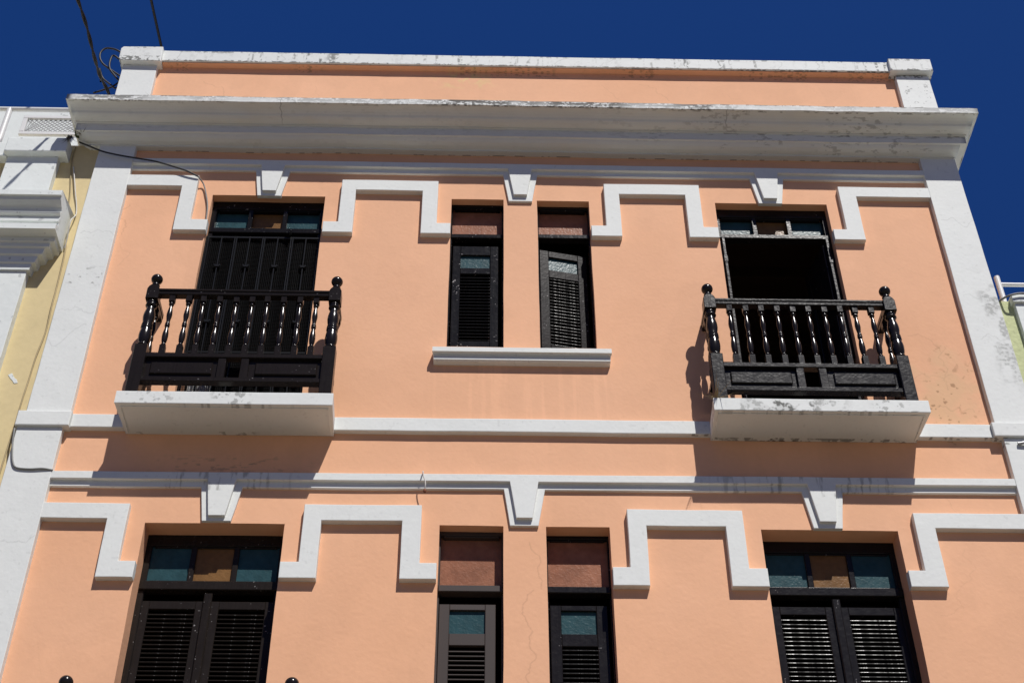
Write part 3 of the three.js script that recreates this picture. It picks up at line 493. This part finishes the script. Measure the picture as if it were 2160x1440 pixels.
{
  const g = thing('green_house', 'pale green plastered house with white pilaster beside the peach house', 'building');
  part('wall', uvBox(new THREE.BoxGeometry(6, 10.41, .4).translate(7.215, 5.205, -.2), .7), M.green, g);
  part('roof', uvBox(new THREE.BoxGeometry(6, .15, 6).translate(7.215, 10.3, -3.4)), M.whiteTile, g);
  part('pilaster', plate(rect(4.345, 4.85, 0, 10.34), -.02, .05, { uv: (q) => uvBox(q, .7) }), M.whiteTile, g);
  part('pilaster_cap', plate(rect(4.325, 4.87, 10.34, 10.43), -.3, .075, { uv: (q) => uvBox(q, .7) }), M.whiteTile, g);
  const r = thing('terrace_railing', 'white tube railing on the pale green house roof', 'railing', [4.33, 10.41, -.1]);
  part('top_rail', new THREE.CylinderGeometry(.02, .02, 5, 12).rotateZ(Math.PI / 2).translate(2.5, .305, 0), M.whitePaint, r);
  for (const x of [0, 1.6, 3.2, 4.8]) part('post', new THREE.CylinderGeometry(.026, .026, .4, 12).translate(x, .2, 0), M.whitePaint, r);
}

// ------------------------------------------------------------------ cables
{
  // service drop: twisted bundle crossing the street to the roof corner
  const c = thing('service_cable', 'thick twisted black cable bundle coming down to the roof corner', 'cable');
  const base = new THREE.CatmullRomCurve3([[-4.29, 13.17, -.12], [-4.31, 13.19, 0], [-4.34, 13.165, .2], [-4.352, 13.165, .45], [-4.383, 13.25, .72], [-4.43, 13.32, 1], [-4.62, 13.5, 2], [-5.0, 13.9, 4], [-5.6, 14.6, 8], [-6.2, 15.4, 13]].map((p) => new THREE.Vector3(...p)));
  for (let s = 0; s < 2; s++) { const p = []; for (let i = 0; i <= 160; i++) { const q = base.getPoint(Math.pow(i / 160, 1.6)), a = q.z * 16 + s * Math.PI; p.push([q.x + .009 * Math.cos(a), q.y + .009 * Math.sin(a), q.z]); } part('strand', tube(p, .0105, 480, 7), M.cable, c); }
  part('loop', tube([[-4.24, 13.95, -.2], [-4.353, 14.012, -.15], [-4.432, 14.059, -.15], [-4.513, 14.065, -.15], [-4.552, 13.998, -.15], [-4.544, 13.901, -.15], [-4.496, 13.806, -.15], [-4.411, 13.721, -.15], [-4.317, 13.636, -.15], [-4.23, 13.567, -.15]], .011, 80), M.cable, c);
  part('loop', tube([[-4.22, 13.829, -.16], [-4.315, 13.84, -.12], [-4.399, 13.907, -.12], [-4.415, 13.802, -.12], [-4.394, 13.683, -.12], [-4.331, 13.582, -.12], [-4.225, 13.44, -.12]], .011, 60), M.cable, c);
  part('loop', tube([[-4.36, 13.2, .1], [-4.47, 13.6, -.06], [-4.438, 13.515, -.1], [-4.335, 13.402, -.1], [-4.27, 13.342, -.1], [-4.225, 13.46, -.1]], .01, 60), M.cable, c);
  part('loop', tube([[-4.463, 13.199, -.05], [-4.38, 13.246, -.05], [-4.293, 13.302, -.05], [-4.225, 13.388, -.05]], .01, 50), M.cable, c);
  single('overhead_cable', tube([[-4.418, 15.87, -1.5], [-4.44, 15.86, 0], [-4.5, 15.9, 4], [-4.6, 16.1, 9], [-4.7, 16.4, 14]], .017, 60), M.cable, 'single straight black cable running up from behind the parapet pier cap', 'cable');
  single('cable_mast', new THREE.CylinderGeometry(.03, .035, 3.4, 12).translate(-4.42, 14.05, -1.52), M.steel, 'grey metal mast on the yellow house roof behind its penthouse wall', 'mast');
  single('wall_cable', tube([[-4.40, 12.28, .09], [-4.279, 12.217, .09], [-4.152, 12.151, .09], [-3.984, 12.1, .09], [-3.794, 12.057, .09], [-3.605, 12.013, .09], [-3.421, 11.943, .09], [-3.291, 11.885, .09], [-3.185, 11.83, .075]], .0085, 70), M.cable, 'thin black cable slung from the roof corner across the pilaster top', 'cable');
  single('wall_cable', tube([[-3.185, 11.83, .075], [-3.137, 11.785, .03], [-3.09, 11.64, .02], [-3.055, 11.478, .02], [-3.04, 11.255, .02], [-3.035, 11.15, .0]], .007, 50), M.greyCable, 'grey wire hanging down the peach wall beside the grille door', 'cable');
  single('wall_cable', tube([[-4.454, 12.3, .01], [-4.454, 12.09, .01], [-4.384, 11.689, .012], [-4.345, 11.36, .012]], .006, 50, 6), mat({ color: [.4, .32, .17], roughness: .7 }), 'thin painted wire running down the yellow wall above its cornice', 'cable');
  single('wall_cable', tube([[-4.28, 10.95, .01], [-4.27, 10.868, .014], [-4.257, 10.451, .01], [-4.25, 10.2, .02], [-4.244, 9.885, .01], [-4.262, 9.6, .02], [-4.272, 9.35, .01], [-4.275, 9.15, .02], [-4.281, 8.943, .01], [-4.29, 8.554, .01], [-4.3, 8, .01], [-4.3, 7, .01]], .007, 120, 6), mat({ color: [.42, .33, .18], roughness: .7 }), 'thin painted wire running down the yellow wall below its cornice', 'cable');
  single('wall_cable', tube([[-4.415, 12.0, .02], [-4.335, 11.679, .025], [-4.263, 11.356, .02], [-4.262, 11.17, .1], [-4.27, 10.984, .05], [-4.28, 10.9, .02]], .006, 60, 6), M.whiteCable, 'short white wire hanging on the yellow wall past its cornice end', 'cable');
  single('wall_cable', tube([[-4.256, 8.8, .05], [-4.25, 8.774, .07], [-4.23, 8.605, .07], [-4.189, 8.44, .07], [-4.157, 8.394, .07], [-4.048, 8.377, .07], [-3.936, 8.383, .07], [-3.86, 8.375, .06]], .008, 70), M.greyCable, 'grey cable bent round the foot of the white pilaster below its block', 'cable');
  const hk = thing('hanging_wire', 'short pale wire with a rusty end hanging from the lower frieze', 'wire');
  part('wire', tube([[-.905, 8.40, .05], [-.905, 8.375, .1], [-.9, 8.33, .105], [-.885, 8.28, .11], [-.88, 8.23, .11], [-.885, 8.2, .1]], .005, 40), M.whiteCable, hk);
  part('rusty_end', new THREE.SphereGeometry(.014, 10, 8).scale(1, 1.4, 1).translate(-.884, 8.185, .1), mat({ color: [.22, .08, .04], roughness: .9 }), hk);
  single('conduit', tube([[3.99, 8.74, .075], [4.1, 8.755, .09], [4.3, 8.77, .1], [4.6, 8.78, .1]], .014, 30), M.steel, 'short grey metal conduit under the right pilaster block', 'conduit');
  single('wall_cable', tube([[4.24, 10.42, .0], [4.3, 10.4, .09], [4.42, 10.42, .1], [4.6, 10.4, .09], [4.9, 10.45, .08]], .01, 40), M.greyCable, 'grey cable lying along the pale green house parapet', 'cable');
}

// ------------------------------------------------------------------ weeds and odds and ends
function blades(n, cx, cy, cz, len, spread, up, seed) {
  const r = rng(seed), pos = [];
  for (let i = 0; i < n; i++) {
    const a = r() * 6.28, l = len * (.5 + .7 * r()), dx = Math.cos(a) * spread * r(), dz = Math.abs(Math.sin(a)) * spread * r(), w = .004 + .003 * r(), b = [cx + (r() - .5) * .04, cy, cz + (r() - .5) * .03];
    let p0 = b; for (let k = 1; k <= 4; k++) { const t = k / 4, p1 = [b[0] + dx * l * t * (1 + t), b[1] + up * l * t * (1.3 - .5 * t), b[2] + dz * l * t * (1 + t)], w0 = w * (1 - (k - 1) / 4), w1 = w * (1 - t); pos.push(p0[0] - w0, p0[1], p0[2], p0[0] + w0, p0[1], p0[2], p1[0] + w1, p1[1], p1[2], p0[0] - w0, p0[1], p0[2], p1[0] + w1, p1[1], p1[2], p1[0] - w1, p1[1], p1[2]); p0 = p1; }
  }
  const g = new THREE.BufferGeometry(); g.setAttribute('position', new THREE.Float32BufferAttribute(pos, 3)); g.computeVertexNormals(); return uvBox(g);
}
{
  const w = thing('weed', 'green weed with dark roots growing under the cornice corner', 'plant', [-4.44, 12.3, .12]);
  part('leaves', blades(30, .02, .02, 0, .15, .45, 1, 31), M.leaf, w); part('roots', blades(26, -.04, 0, .03, .16, .4, -.9, 32), M.root, w); part('dead_stalks', blades(10, .05, .02, .03, .08, .8, .2, 33), M.root, w);
  const t = thing('weed', 'tiny green weed at the foot of the parapet pier', 'plant', [-3.8, 12.98, .01]); part('leaves', blades(14, 0, 0, 0, .09, .9, .6, 34), M.leaf, t);
  const d = thing('weed', 'dry straw tuft beside the balcony post before the open doorway', 'plant', [1.47, 8.917, .385]); part('stalks', blades(26, 0, 0, 0, .13, 1.2, .5, 35), M.dry, d);
  const b = thing('bin', 'round white plastic bin behind the iron grille', 'bin', [-2.85, 8.87, -.22]); b.scale.set(.55, 1.12, .55);
  part('body', lathe([[0, .01], [.09, .01], [.1, .0], [.12, .55], [.127, .55], [.127, .565], [.117, .565], [.112, .55], [.09, .02], [0, .02]], 28), M.plastic, b); part('lid', lathe([[0, .585], [.06, .583], [.12, .572], [.128, .566], [.12, .562], [0, .562]], 28), M.plastic, b);
  const c = thing('box', 'narrow white box beside the bin behind the iron grille', 'box', [-2.957, 8.87, -.22]); part('body', cbox(-.025, .025, 0, .63, -.04, .04, .005), M.plastic, c); part('flap', cbox(-.027, .027, .63, .642, -.042, .042, .003), M.plastic, c);
}
renderer.render(scene, camera);
